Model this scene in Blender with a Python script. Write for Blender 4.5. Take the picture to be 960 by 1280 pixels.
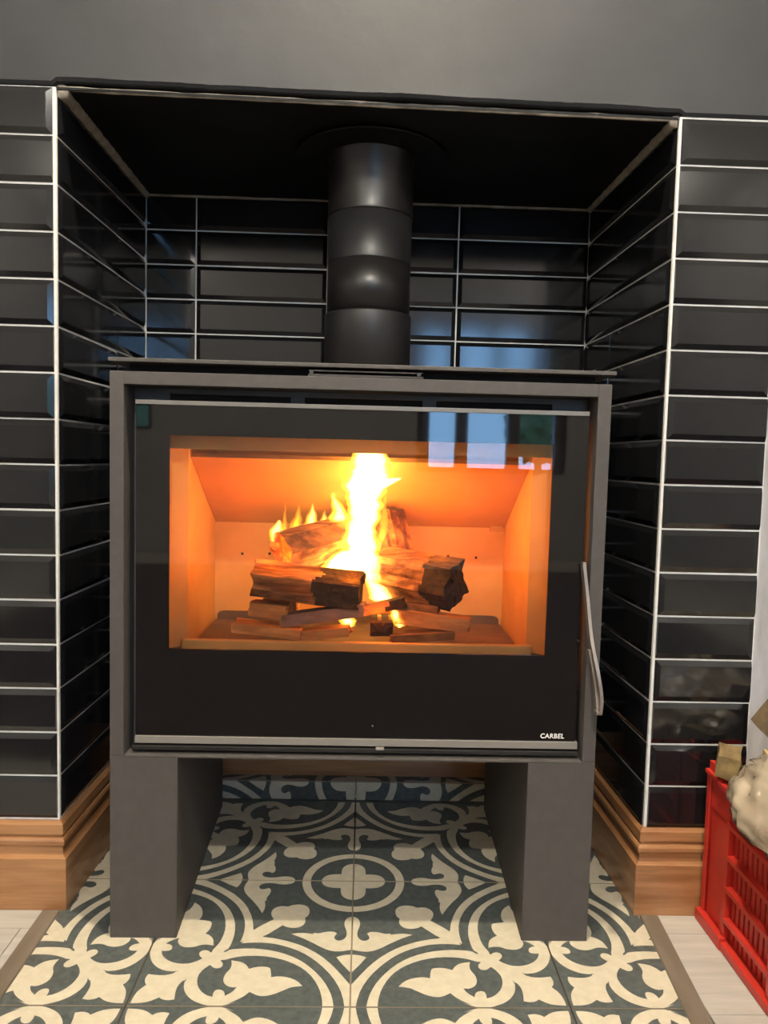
import bpy, bmesh, math, random
from mathutils import Vector, Matrix, noise
from mathutils.geometry import delaunay_2d_cdt

random.seed(7)
sc = bpy.context.scene
for o in list(bpy.data.objects):
    bpy.data.objects.remove(o)
COL = sc.collection

# ------------------------------------------------------------------ camera
CAM = Vector((-0.00259, -1.29759, 0.81187))
YAW, PITCH, ROLL, FPX = 0.02714, -0.07045, 0.02535, 930.0
_F = Vector((math.sin(YAW)*math.cos(PITCH), math.cos(YAW)*math.cos(PITCH), math.sin(PITCH)))
_R = Vector((math.cos(YAW), -math.sin(YAW), 0))
_U = _R.cross(_F)
_R2 = _R*math.cos(ROLL) + _U*math.sin(ROLL)
_U2 = -_R*math.sin(ROLL) + _U*math.cos(ROLL)
cd = bpy.data.cameras.new('camera')
cam = bpy.data.objects.new('camera', cd)
COL.objects.link(cam)
cam.matrix_world = Matrix((( _R2.x, _U2.x, -_F.x, CAM.x), (_R2.y, _U2.y, -_F.y, CAM.y),
                           (_R2.z, _U2.z, -_F.z, CAM.z), (0, 0, 0, 1)))
cd.sensor_fit = 'VERTICAL'
cd.sensor_height = 36.0
cd.lens = FPX/1280*36.0
cd.clip_start = 0.02
sc.camera = cam

def at(u, v, y):
    """point on the plane y = const that was measured at photo pixel (u, v)"""
    d = _F + _R2*((u-480)/FPX) - _U2*((v-640)/FPX)
    return CAM + d*((y-CAM.y)/d.y)

# ------------------------------------------------------------------ colour management, world, lamps
sc.view_settings.view_transform = 'Standard'
sc.view_settings.look = 'None'
sc.view_settings.gamma = 1.0
sc.view_settings.use_curve_mapping = False
sc.view_settings.exposure = 0.0
sc.render.film_transparent = False

w = bpy.data.worlds.new('sky'); sc.world = w; w.use_nodes = True
nt = w.node_tree; nt.nodes.clear()
wo = nt.nodes.new('ShaderNodeOutputWorld'); bg = nt.nodes.new('ShaderNodeBackground')
tc = nt.nodes.new('ShaderNodeTexCoord'); sx = nt.nodes.new('ShaderNodeSeparateXYZ')
cr = nt.nodes.new('ShaderNodeValToRGB')
nt.links.new(tc.outputs['Generated'], sx.inputs[0]); nt.links.new(sx.outputs['Z'], cr.inputs[0])
cr.color_ramp.elements[0].position = 0.0; cr.color_ramp.elements[0].color = (.30, .60, 1, 1)
cr.color_ramp.elements[1].position = 0.7; cr.color_ramp.elements[1].color = (.26, .52, 1, 1)
nt.links.new(cr.outputs[0], bg.inputs[0]); bg.inputs[1].default_value = 12.0
nt.links.new(bg.outputs[0], wo.inputs[0])

def lamp(name, loc, power, color, radius):
    l = bpy.data.lights.new(name, 'POINT'); l.energy = power; l.color = color; l.shadow_soft_size = radius
    o = bpy.data.objects.new(name, l); o.location = loc; COL.objects.link(o); return o
WARM = (1.0, .86, .66)
NEUT = (1.0, .93, .82)
lamp('ceiling_lamp', (0.05, -0.46, 2.64), 200, WARM, .04)
lamp('ceiling_lamp', (0.1, -2.30, 2.62), 190, NEUT, .04)
for x in (-1.7, 1.7):
    lamp('ceiling_lamp', (x, -3.9, 2.62), 80, NEUT, .04)  # unseen lamps added to brighten the far walls of the room
# daylight portal in the rear window (guides sampling of the sky, gives no light itself)
pl_ = bpy.data.lights.new('window_portal', 'AREA'); pl_.shape = 'RECTANGLE'; pl_.size = 1.2; pl_.size_y = 1.44; pl_.cycles.is_portal = True
po = bpy.data.objects.new('window_portal', pl_); COL.objects.link(po); po.location = (1.04, -5.12, 1.41); po.rotation_euler = (math.radians(90), 0, math.radians(180))

# ------------------------------------------------------------------ materials
def mat(name, base=(.5,.5,.5), rough=.5, metal=0.0, spec=.5, coat=0.0):
    m = bpy.data.materials.new(name); m.use_nodes = True
    b = m.node_tree.nodes['Principled BSDF']
    b.inputs['Base Color'].default_value = (*base, 1)
    b.inputs['Roughness'].default_value = rough
    b.inputs['Metallic'].default_value = metal
    b.inputs['Specular IOR Level'].default_value = spec
    b.inputs['Coat Weight'].default_value = coat
    return m
def nd(m, t, **kw):
    n = m.node_tree.nodes.new(t)
    for k, v in kw.items():
        if k.startswith('i_'): n.inputs[k[2:].replace('_', ' ')].default_value = v
        else: setattr(n, k, v)
    return n
def ln(m, a, b): m.node_tree.links.new(a, b)
def bsdf(m): return m.node_tree.nodes['Principled BSDF']

def noisy(name, c1, c2, scale=8, rough=.5, stretch=(1,1,1), detail=6, bump=0.0, bscale=None, bdist=.002, spec=.5,
          lo=.35, hi=.65, rvar=0.0, coat=0.0, metal=0.0, random_tint=0.0):
    m = mat(name, c1, rough, metal, spec, coat)
    tcn = nd(m, 'ShaderNodeTexCoord'); mp = nd(m, 'ShaderNodeMapping')
    mp.inputs['Scale'].default_value = stretch
    ln(m, tcn.outputs['Object'], mp.inputs[0])
    n = nd(m, 'ShaderNodeTexNoise', i_Scale=scale, i_Detail=detail, i_Roughness=.6)
    ln(m, mp.outputs[0], n.inputs['Vector'])
    r = nd(m, 'ShaderNodeValToRGB')
    r.color_ramp.elements[0].position = lo; r.color_ramp.elements[0].color = (*c1, 1)
    r.color_ramp.elements[1].position = hi; r.color_ramp.elements[1].color = (*c2, 1)
    ln(m, n.outputs[0], r.inputs[0])
    out = r.outputs[0]
    if random_tint:
        oi = nd(m, 'ShaderNodeObjectInfo')
        mr = nd(m, 'ShaderNodeMapRange'); mr.inputs['To Min'].default_value = 1-random_tint; mr.inputs['To Max'].default_value = 1+random_tint
        ln(m, oi.outputs['Random'], mr.inputs[0])
        hs = nd(m, 'ShaderNodeHueSaturation'); ln(m, mr.outputs[0], hs.inputs['Value']); ln(m, out, hs.inputs['Color'])
        out = hs.outputs[0]
    ln(m, out, bsdf(m).inputs['Base Color'])
    if rvar:
        mr2 = nd(m, 'ShaderNodeMapRange'); mr2.inputs['To Min'].default_value = rough-rvar; mr2.inputs['To Max'].default_value = rough+rvar
        ln(m, n.outputs[0], mr2.inputs[0]); ln(m, mr2.outputs[0], bsdf(m).inputs['Roughness'])
    if bump:
        n2 = nd(m, 'ShaderNodeTexNoise', i_Scale=bscale or scale, i_Detail=5)
        ln(m, mp.outputs[0], n2.inputs['Vector'])
        b = nd(m, 'ShaderNodeBump', i_Strength=bump, i_Distance=bdist)
        ln(m, n2.outputs[0], b.inputs['Height']); ln(m, b.outputs[0], bsdf(m).inputs['Normal'])
    return m

M = {}
M['grout'] = noisy('grout', (.60,.59,.56), (.72,.71,.69), 30, .9, bump=.3, bscale=120)
M['plaster'] = noisy('grey_plaster', (.0180,.0200,.0228), (.0232,.0256,.029), 5, .6, bump=.35, bscale=9, bdist=.006, spec=.35, rvar=.06)
M['roomwall'] = noisy('room_wall', (.30,.295,.29), (.35,.345,.34), 3, .8)
M['ceiling'] = noisy('ceiling_paint', (.72,.71,.69), (.78,.77,.75), 3, .8)
M['soffit'] = noisy('soffit_black', (.004,.004,.004), (.007,.007,.007), 9, .55, bump=.2, bscale=60, spec=.25)
M['mortar'] = noisy('mortar', (.26,.22,.17), (.42,.37,.30), 40, .95, bump=.6, bscale=90)
M['tile'] = noisy('black_glazed_tile', (.0060,.0064,.0076), (.0085,.0089,.0100), 14, .10, bump=.03, bscale=22, bdist=.0010, spec=.62, rvar=.03, random_tint=.15)
M['wood_skirt'] = noisy('varnished_wood', (.235,.10,.036), (.40,.20,.085), 9, .34, stretch=(.35,.35,5), bump=.15, bscale=26, coat=.25, lo=.36, hi=.64)
M['plank'] = noisy('limed_plank', (.36,.335,.29), (.46,.43,.38), 7, .55, stretch=(.5,7,1), bump=.08, bscale=30, random_tint=.05)
M['strip'] = noisy('threshold_metal', (.13,.105,.075), (.175,.142,.105), 9, .42, stretch=(4,.6,1), spec=.5)
M['limewash'] = noisy('limewash', (.38,.37,.36), (.56,.545,.53), 9, .8, stretch=(2.2,2.2,.5), bump=.2, bscale=30)
M['steel'] = noisy('stove_paint', (.055,.0495,.0455), (.064,.058,.053), 60, .6, bump=.08, bscale=900, bdist=.0003, spec=.42)
M['steel2'] = noisy('stove_paint_inner', (.055,.056,.060), (.064,.066,.070), 60, .55, spec=.45)
M['dark'] = mat('dark_void', (.012,.010,.009), .7, spec=.2)
M['ceramic'] = mat('black_ceramic_glass', (.006,.005,.005), .03, spec=.62)
M['satin_black'] = mat('satin_black', (.012,.011,.010), .5, spec=.4)
M['brightstrip'] = mat('satin_steel_strip', (.20,.185,.165), .4, spec=.5)
M['handle'] = mat('brushed_handle', (.24,.20,.17), .42, metal=.5)
M['white'] = mat('white_print', (.86,.85,.82), .5)
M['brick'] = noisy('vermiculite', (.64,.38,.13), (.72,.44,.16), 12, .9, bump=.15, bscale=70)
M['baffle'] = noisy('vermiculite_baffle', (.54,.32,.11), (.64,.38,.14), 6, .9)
M['traysteel'] = noisy('ash_steel', (.10,.075,.055), (.17,.13,.095), 14, .6)
M['flue'] = noisy('flue_enamel', (.014,.0135,.014), (.018,.0175,.018), 30, .42, spec=.5)
M['flue_gloss'] = noisy('flue_enamel_gloss', (.011,.010,.010), (.015,.013,.0125), 30, .36, spec=.5)
M['red'] = noisy('red_plastic', (.42,.022,.014), (.50,.032,.020), 12, .38, spec=.5)
M['log_wood'] = noisy('split_wood', (.11,.042,.012), (.50,.25,.09), 34, .85, stretch=(.16,1,1), bump=1, bscale=60, bdist=.006, lo=.40, hi=.62)
M['log_bark'] = noisy('bark', (.045,.020,.009), (.24,.12,.05), 40, .95, stretch=(.4,1,1), bump=1, bscale=50, bdist=.006)
M['char'] = noisy('charred_wood', (.007,.005,.004), (.028,.018,.012), 40, .9, bump=1, bscale=70, bdist=.006)
M['stick'] = noisy('kindling_wood', (.22,.090,.026), (.56,.28,.10), 40, .8, stretch=(.15,1,1), bump=.5, bscale=60, bdist=.002, random_tint=.25)
M['greystick'] = noisy('weathered_kindling', (.13,.078,.07), (.28,.19,.16), 40, .85, stretch=(.3,1,1), bump=.5, bscale=60, bdist=.002)
M['palewood'] = noisy('sawn_pale_wood', (.20,.135,.055), (.38,.28,.135), 24, .75, stretch=(.3,1,1), bump=.3, bscale=50, bdist=.002)
M['blockwood'] = noisy('block_wood', (.085,.055,.020), (.24,.165,.065), 30, .8, stretch=(1,.25,1), bump=.5, bscale=60, bdist=.003)
M['oldwood'] = noisy('weathered_wood', (.030,.019,.009), (.12,.08,.038), 24, .85, stretch=(.25,1,1), bump=.5, bscale=50, bdist=.003)
M['cream'] = noisy('cream_glaze', (.52,.46,.335), (.62,.555,.42), 60, .38, detail=8, bump=.05, bscale=140, bdist=.0006, lo=.3, hi=.7)
M['slate'] = noisy('slate_glaze', (.056,.066,.062), (.098,.110,.104), 90, .30, detail=8, bump=.05, bscale=140, bdist=.0006)
M['tilebody'] = mat('tile_edge', (.30,.24,.17), .9)
M['leaf'] = noisy('foliage', (.05,.11,.035), (.12,.22,.08), 18, .7)
M['lawn'] = noisy('lawn', (.07,.10,.04), (.14,.17,.08), 9, .9)
M['rug'] = noisy('rug_pile', (.022,.013,.009), (.034,.021,.015), 40, .95, bump=.5, bscale=300)
M['winframe'] = mat('window_frame', (.05,.045,.04), .4)

# clear pane: see-through with a mirror coat by Fresnel
def glass(name, tint=(1,1,1), ior=1.5, rough=.0):
    m = bpy.data.materials.new(name); m.use_nodes = True; t = m.node_tree; t.nodes.clear()
    o = nd(m, 'ShaderNodeOutputMaterial'); mx = nd(m, 'ShaderNodeMixShader')
    tr = nd(m, 'ShaderNodeBsdfTransparent'); tr.inputs[0].default_value = (*tint, 1)
    gl = nd(m, 'ShaderNodeBsdfGlossy'); gl.inputs['Roughness'].default_value = rough
    fr = nd(m, 'ShaderNodeFresnel', i_IOR=ior)
    ln(m, fr.outputs[0], mx.inputs[0]); ln(m, tr.outputs[0], mx.inputs[1]); ln(m, gl.outputs[0], mx.inputs[2])
    ln(m, mx.outputs[0], o.inputs[0]); return m
M['pane'] = glass('stove_pane', (.97,.94,.90))
M['winpane'] = glass('window_pane', (.98,.99,1))

def flame_mat(name, color, strength):
    m = bpy.data.materials.new(name); m.use_nodes = True; t = m.node_tree; t.nodes.clear()
    o = nd(m, 'ShaderNodeOutputMaterial'); e = nd(m, 'ShaderNodeEmission')
    e.inputs[0].default_value = (*color, 1); e.inputs[1].default_value = strength
    ln(m, e.outputs[0], o.inputs['Volume']); return m
M['flame_core'] = flame_mat('flame_core', (1.0, .62, .20), 330)
M['flame_mid'] = flame_mat('flame_mid', (1.0, .42, .03), 150)
M['flame_edge'] = flame_mat('flame_edge', (1.0, .33, .012), 90)

# plastic bag film
def bag_mat():
    m = bpy.data.materials.new('clear_bag_film'); m.use_nodes = True
    b = bsdf(m); b.inputs['Base Color'].default_value = (.92,.76,.55,1); b.inputs['Roughness'].default_value = .35
    o = m.node_tree.nodes['Material Output']
    tr = nd(m, 'ShaderNodeBsdfTransparent'); tr.inputs[0].default_value = (.95,.92,.87,1)
    mx = nd(m, 'ShaderNodeMixShader')
    tcn = nd(m, 'ShaderNodeTexCoord'); n = nd(m, 'ShaderNodeTexNoise', i_Scale=9, i_Detail=3)
    ln(m, tcn.outputs['Object'], n.inputs['Vector'])
    mr = nd(m, 'ShaderNodeMapRange'); mr.inputs['From Min'].default_value = .35; mr.inputs['From Max'].default_value = .68
    mr.inputs['To Min'].default_value = .27; mr.inputs['To Max'].default_value = .62
    ln(m, n.outputs[0], mr.inputs[0]); ln(m, mr.outputs[0], mx.inputs[0])
    ln(m, tr.outputs[0], mx.inputs[1]); ln(m, b.outputs[0], mx.inputs[2])
    # crinkles: ridges of a distorted cell pattern
    n2 = nd(m, 'ShaderNodeTexNoise', i_Scale=7, i_Detail=2)
    ln(m, tcn.outputs['Object'], n2.inputs['Vector'])
    ad = nd(m, 'ShaderNodeVectorMath', operation='MULTIPLY_ADD'); ad.inputs[1].default_value = (.12,.12,.12)
    ln(m, n2.outputs['Color'], ad.inputs[0]); ln(m, tcn.outputs['Object'], ad.inputs[2])
    mp = nd(m, 'ShaderNodeMapping'); mp.inputs['Scale'].default_value = (1, .45, 1); ln(m, ad.outputs[0], mp.inputs[0])
    vo = nd(m, 'ShaderNodeTexVoronoi', feature='F1', i_Scale=26); ln(m, mp.outputs[0], vo.inputs['Vector'])
    bp = nd(m, 'ShaderNodeBump', i_Strength=.9, i_Distance=.012)
    ln(m, vo.outputs['Distance'], bp.inputs['Height'])
    bp2 = nd(m, 'ShaderNodeBump', i_Strength=.35, i_Distance=.008); ln(m, vo.outputs['Distance'], bp2.inputs['Height'])
    ln(m, bp2.outputs[0], b.inputs['Normal'])
    gl = nd(m, 'ShaderNodeBsdfGlossy'); gl.inputs['Roughness'].default_value = .22; ln(m, bp.outputs[0], gl.inputs['Normal'])
    fr = nd(m, 'ShaderNodeFresnel', i_IOR=2.0); ln(m, bp.outputs[0], fr.inputs['Normal'])
    m2 = nd(m, 'ShaderNodeMixShader'); ln(m, fr.outputs[0], m2.inputs[0]); ln(m, mx.outputs[0], m2.inputs[1]); ln(m, gl.outputs[0], m2.inputs[2])
    ln(m, m2.outputs[0], o.inputs[0])
    return m
M['bag'] = bag_mat()

# ------------------------------------------------------------------ mesh helpers
def box(bm, x0, x1, y0, y1, z0, z1, bev=0.0):
    vs = [bm.verts.new((x, y, z)) for z in (z0, z1) for y in (y0, y1) for x in (x0, x1)]
    fs = [bm.faces.new([vs[i] for i in f]) for f in
          ((0,2,3,1), (4,5,7,6), (0,1,5,4), (2,6,7,3), (0,4,6,2), (1,3,7,5))]
    if bev:
        es = list({e for f in fs for e in f.edges})
        bmesh.ops.bevel(bm, geom=es, offset=bev, segments=2, affect='EDGES', profile=.6)
    return vs
def prism(bm, pts, y0, y1):
    """outline pts in (x, z) run from y0 to y1"""
    a = [bm.verts.new((x, y0, z)) for x, z in pts]; b = [bm.verts.new((x, y1, z)) for x, z in pts]
    n = len(pts)
    bm.faces.new(a); bm.faces.new(b[::-1])
    for i in range(n): bm.faces.new((a[(i+1) % n], a[i], b[i], b[(i+1) % n]))
def ring(bm, c, rx, ry, n, zaxis=Vector((0,0,1)), xa=None):
    pass
def lathe(bm, prof, cx, cy, n=40, cap=True):
    rows = []
    for r, z in prof:
        rows.append([bm.verts.new((cx+r*math.cos(2*math.pi*i/n), cy+r*math.sin(2*math.pi*i/n), z)) for i in range(n)])
    for a, b in zip(rows, rows[1:]):
        for i in range(n): bm.faces.new((a[i], a[(i+1) % n], b[(i+1) % n], b[i]))
    if cap:
        bm.faces.new(rows[0][::-1]); bm.faces.new(rows[-1])
def tube(bm, pts, rads, n=12, flat=1.0, up=Vector((0,1,0))):
    """loft of ellipses along pts; rads are half widths, depth = flat * half width"""
    rows = []
    for i, p in enumerate(pts):
        d = (pts[min(i+1, len(pts)-1)] - pts[max(i-1, 0)]).normalized()
        s = d.cross(up)
        s = s.normalized() if s.length > 1e-4 else Vector((1,0,0))
        t = s.cross(d).normalized()
        r = rads[i]
        rows.append([bm.verts.new(p + s*r*math.cos(2*math.pi*k/n) + t*r*flat*math.sin(2*math.pi*k/n)) for k in range(n)])
    for a, b in zip(rows, rows[1:]):
        for k in range(n): bm.faces.new((a[k], a[(k+1) % n], b[(k+1) % n], b[k]))
    bm.faces.new(rows[0][::-1]); bm.faces.new(rows[-1])
def mesh(bm, name, m, smooth=False, recalc=True):
    if recalc: bmesh.ops.recalc_face_normals(bm, faces=bm.faces[:])
    me = bpy.data.meshes.new(name); bm.to_mesh(me); bm.free()
    for x in (m if isinstance(m, (list, tuple)) else [m]): me.materials.append(M[x] if isinstance(x, str) else x)
    if smooth:
        for p in me.polygons: p.use_smooth = True
    return me
def link(name, me, parent=None, label=None, cat=None, group=None, kind=None):
    o = bpy.data.objects.new(name, me); COL.objects.link(o)
    if parent: o.parent = parent
    for k, v in (('label', label), ('category', cat), ('group', group), ('kind', kind)):
        if v: o[k] = v
    return o
def obj(name, bm, m, parent=None, smooth=False, **kw):
    return link(name, mesh(bm, name, m, smooth), parent, **kw)
def thing(name, loc, label, cat, group=None):
    o = link(name, None, None, label, cat, group); o.location = loc
    bpy.context.view_layer.update(); return o
def part(name, bm, m, parent, smooth=False, label=None, kind=None):
    """mesh given in world coordinates, stored relative to its parent"""
    root = parent
    off = Vector((0,0,0))
    while root is not None:
        off += root.location; root = root.parent
    bmesh.ops.translate(bm, verts=bm.verts[:], vec=-off)
    return obj(name, bm, m, parent, smooth, label=label, kind=kind)
def new(): return bmesh.new()
def boxpart(name, dims, m, parent, bev=0.0, **kw):
    bm = new(); box(bm, *dims, bev); return part(name, bm, m, parent, **kw)

# ------------------------------------------------------------------ the setting
XL, XR = -.5313, .5197          # opening edges of the recess on the front face
BXL, BXR, DEP = -.5218, .5106, .4684
ZL0, PL = .1600, .0785          # left tile courses
ZR0, PR = .1561, .0780          # right and back tile courses
ZLT, ZRT = ZL0+16*PL, ZR0+16*PR
PIER = .7025                    # right end of the tiled strip

def wall_prism(name, plan, z0, z1, m, zt=None):
    bm = new()
    a = [bm.verts.new((x, y, z0)) for x, y in plan]
    b = [bm.verts.new((x, y, (zt[i] if zt else z1))) for i, (x, y) in enumerate(plan)]
    n = len(plan); bm.faces.new(a); bm.faces.new(b)
    for i in range(n): bm.faces.new((a[i], a[(i+1) % n], b[(i+1) % n], b[i]))
    return obj(name, bm, m, kind='structure')
wall_left = wall_prism('wall_left', [(-2.6,0), (XL,0), (BXL,DEP), (-2.6,DEP)], -.012, ZLT, 'grout')
wall_right = wall_prism('wall_right', [(XR,0), (PIER,0), (PIER,DEP), (BXR,DEP)], -.012, ZRT+.002, 'grout')
wall_back = wall_prism('wall_back', [(-2.6,DEP+.0005), (PIER,DEP+.0005), (PIER,DEP+.12), (-2.6,DEP+.12)], -.012, 2.7, 'grout')

# bevelled metro tiles
tile_cache = {}
def tile_mesh(w_, h_, bl, br, bt=True, bb=True):
    k = (round(w_, 4), round(h_, 4), bl, br, bt, bb)
    if k in tile_cache: return tile_cache[k]
    bm = new(); B = .0095
    def rect(x0, x1, z0, z1, y): return [bm.verts.new(p) for p in ((x0,y,z0), (x1,y,z0), (x1,y,z1), (x0,y,z1))]
    a = rect(0, w_, 0, h_, .004); b = rect(0, w_, 0, h_, -.0010)
    c = rect(B if bl else .0006, w_-(B if br else .0006), B if bb else .0006, h_-(B if bt else .0006), -.0046)
    bm.faces.new(a)
    for p, q in ((a, b), (b, c)):
        for i in range(4): bm.faces.new((p[i], p[(i+1) % 4], q[(i+1) % 4], q[i]))
    bm.faces.new(c)
    me = mesh(bm, 'metro_tile', 'tile'); tile_cache[k] = me
    return me
def place_tile(parent, o, ang, w_, h_, bl, br, **kw):
    t = link('tile', tile_mesh(w_, h_, bl, br), parent)
    t.location = o
    t.rotation_euler = (random.gauss(0, .003), random.gauss(0, .0012), ang + random.gauss(0, .003))
    return t
G = .0034   # joint
for k in range(16):
    z = ZL0 + PL*k + G/2
    odd = (15-k) % 2
    # left strip, running bond: whole tiles with a bevelled end on even courses, cut ones between
    xe = XL - .0016*(z-.8) - .0045
    x = xe
    for j in range(2):
        wd = .300 if (j or not odd) else .150
        place_tile(wall_left, (x-wd, 0, z), 0, wd, PL-G, True if j else (not odd), (not odd) if j == 0 else True)
        x -= wd + G
    # right strip: one cut tile per course
    z2 = ZR0 + PR*k + G/2
    x0 = XR - .0009*(z2-.8) + .0045
    place_tile(wall_right, (x0, 0, z2), 0, PIER-x0-.003, PR-G, not odd, bool(odd))
    # reveals
    al = math.atan2(DEP, BXL-XL)
    L = math.hypot(DEP, BXL-XL)
    d = Vector((BXL-XL, DEP, 0)).normalized()
    zz = z - .0005*k*0
    p = Vector((XL, 0, zz))
    place_tile(wall_left, p + d*.0055, al, .276, PL-G, True, False)
    place_tile(wall_left, p + d*(.0055+.276+G*.8), al, L-.0055-.276-G*.8-.006, PL-G, False, False)
    d2 = Vector((BXR-XR, DEP, 0)).normalized(); al2 = math.atan2(-d2.y, -d2.x)
    p2 = Vector((XR, 0, z2))
    f1 = .278
    place_tile(wall_right, p2 + d2*(.0055+f1), al2, f1, PR-G, False, True)
    place_tile(wall_right, p2 + d2*(L-.006), al2, L-.006-(.0055+f1+G*.8), PR-G, False, False)
    # back wall, stack bond
    xs = [BXL+.006, -.4030, -.1000, .2030, BXR-.002]
    for j in range(4):
        place_tile(wall_back, (xs[j]+(G/2 if j else 0), DEP, z2), 0, xs[j+1]-xs[j]-(G if j else G/2), PR-G, j > 0, True)

# grey plaster breast above the tiles, ragged lower edge
bm = new()
NX = 120
cols = []
for i in range(NX+1):
    x = -2.6 + (PIER+2.6)*i/NX
    if -.72 < x < PIER or i == NX: pass
    cols.append(x)
xs_ = sorted(set([round(-2.6 + .19*i, 4) for i in range(10)] + [round(-.80+.0085*i, 4) for i in range(int((PIER+.80)/.0085)+1)] + [PIER]))
rows = []
for x in xs_:
    t = (x-XL)/(XR-XL)
    zb = ZLT + (ZRT-ZLT)*max(0, min(1, t)) + .0015
    zo = zb
    if XL-.002 < x < XR+.002:
        zb += .0072 + .0026*noise.noise(Vector((x*9, 0, 3))) + .0012*noise.noise(Vector((x*60, 1, 0)))
    yf = -.0055 - .0012*noise.noise(Vector((x*4, 0, 0)))
    row = [(x, .12, zb), (x, .010, zb-.0002), (x, yf+.004, zb+.0008), (x, yf, zb+.0055)]
    for q in range(1, 7):
        z = zb + .0055 + (2.7-zb)*(q/6)**2.2
        row.append((x, -.0055 - .0014*noise.noise(Vector((x*3.0, z*3.0, 5))), z if q < 6 else 2.7))
    row.append((x, .12, 2.7))
    rows.append([bm.verts.new(p) for p in row])
n = len(rows[0])
for a, b in zip(rows, rows[1:]):
    for i in range(n): bm.faces.new((a[i], b[i], b[(i+1) % n], a[(i+1) % n]))
bm.faces.new(rows[0]); bm.faces.new(rows[-1])
wall_front = obj('wall_front', bm, 'plaster', smooth=False, kind='structure')
for p_ in wall_front.data.polygons: p_.use_smooth = True
wall_front.data.set_sharp_from_angle(angle=.45)

# soffit of the recess
bm = new()
zc = [(XL-.01, .004, ZLT-.002), (XR+.01, .004, ZRT-.001), (BXR+.01, DEP+.01, 1.4034), (BXL-.01, DEP+.01, 1.4034)]
a = [bm.verts.new(p) for p in zc]; b = [bm.verts.new((x, y, z+.004)) for x, y, z in zc]
bm.faces.new(a); bm.faces.new(b)
for i in range(4): bm.faces.new((a[i], a[(i+1) % 4], b[(i+1) % 4], b[i]))
soffit = obj('ceiling_recess', bm, 'soffit', kind='structure')

# mortar beads where the soffit meets the walls
def bead(name, p0, p1, r0, r1, seed, flat=.8):
    bm = new(); p0 = Vector(p0); p1 = Vector(p1); pts = []; rr = []
    N = 60
    for i in range(N+1):
        t = i/N; p = p0.lerp(p1, t)
        k = 1 + .22*noise.noise(Vector((t*26, seed, 0))) + .12*noise.noise(Vector((t*90, seed, 4)))
        pts.append(p + Vector((0, 0, .0012*noise.noise(Vector((t*18, seed, 9)))))); rr.append((r0+(r1-r0)*t)*k)
    tube(bm, pts, rr, 8, flat, Vector((0,0,1)))
    return obj(name, bm, 'mortar', kind='structure', smooth=True)
bead('trim_1', (XL+.003, .006, ZLT-.002), (BXL+.002, DEP-.004, 1.4025), .0150, .0115, 1)
bead('trim_2', (XR-.002, .006, ZRT-.003), (BXR-.002, DEP-.004, 1.4025), .0130, .0100, 2)
bead('trim_3', (XL+.004, .0085, ZLT+.0010), (XR-.004, .0085, ZRT+.0005), .0042, .0042, 3, 1.0)
bead('trim_4', (BXL, DEP-.003, 1.4025), (BXR, DEP-.003, 1.4025), .004, .004, 4)

# moulded skirting boards
PROF = [(0,.1575), (.004,.1575), (.0092,.152), (.0100,.136), (.0088,.1330), (.0058,.1315), (.0058,.1295), (.0110,.1280), (.0134,.1235),
        (.0134,.1180), (.0112,.1135), (.0090,.1115), (.0094,.1040), (.0112,.0985), (.0150,.0955), (.0178,.0940), (.0178,.0005), (0,.0005)]
def skirting(name, path, prof, z=0.0):
    bm = new(); rows = []
    P_ = [Vector(p) for p in path]
    for i, p in enumerate(P_):
        ns = []
        if i > 0: e = (P_[i]-P_[i-1]).normalized(); ns.append(Vector((e.y, -e.x)))
        if i < len(P_)-1: e = (P_[i+1]-P_[i]).normalized(); ns.append(Vector((e.y, -e.x)))
        if len(ns) == 2:
            b_ = (ns[0]+ns[1]).normalized(); b_ = b_/b_.dot(ns[0])
        else: b_ = ns[0]
        rows.append([bm.verts.new((p.x+b_.x*d, p.y+b_.y*d, z+h)) for d, h in prof])
    m_ = len(prof)
    for a, b in zip(rows, rows[1:]):
        for i in range(m_): bm.faces.new((a[i], b[i], b[(i+1) % m_], a[(i+1) % m_]))
    bm.faces.new(rows[0]); bm.faces.new(rows[-1])
    return obj(name, bm, 'wood_skirt', kind='structure')
skirting('baseboard_left', [(-2.6, -.0002), (XL, -.0002), (BXL+.0002, .4245)], PROF)
skirting('baseboard_right', [(BXR-.0002, .4245), (XR, -.0002), (PIER, -.0002)], PROF)
skirting('baseboard_back', [(BXL+.004, DEP-.0005), (BXR-.004, DEP-.0005)], [(d*.7, h*.7) for d, h in PROF], .0455)

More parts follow.
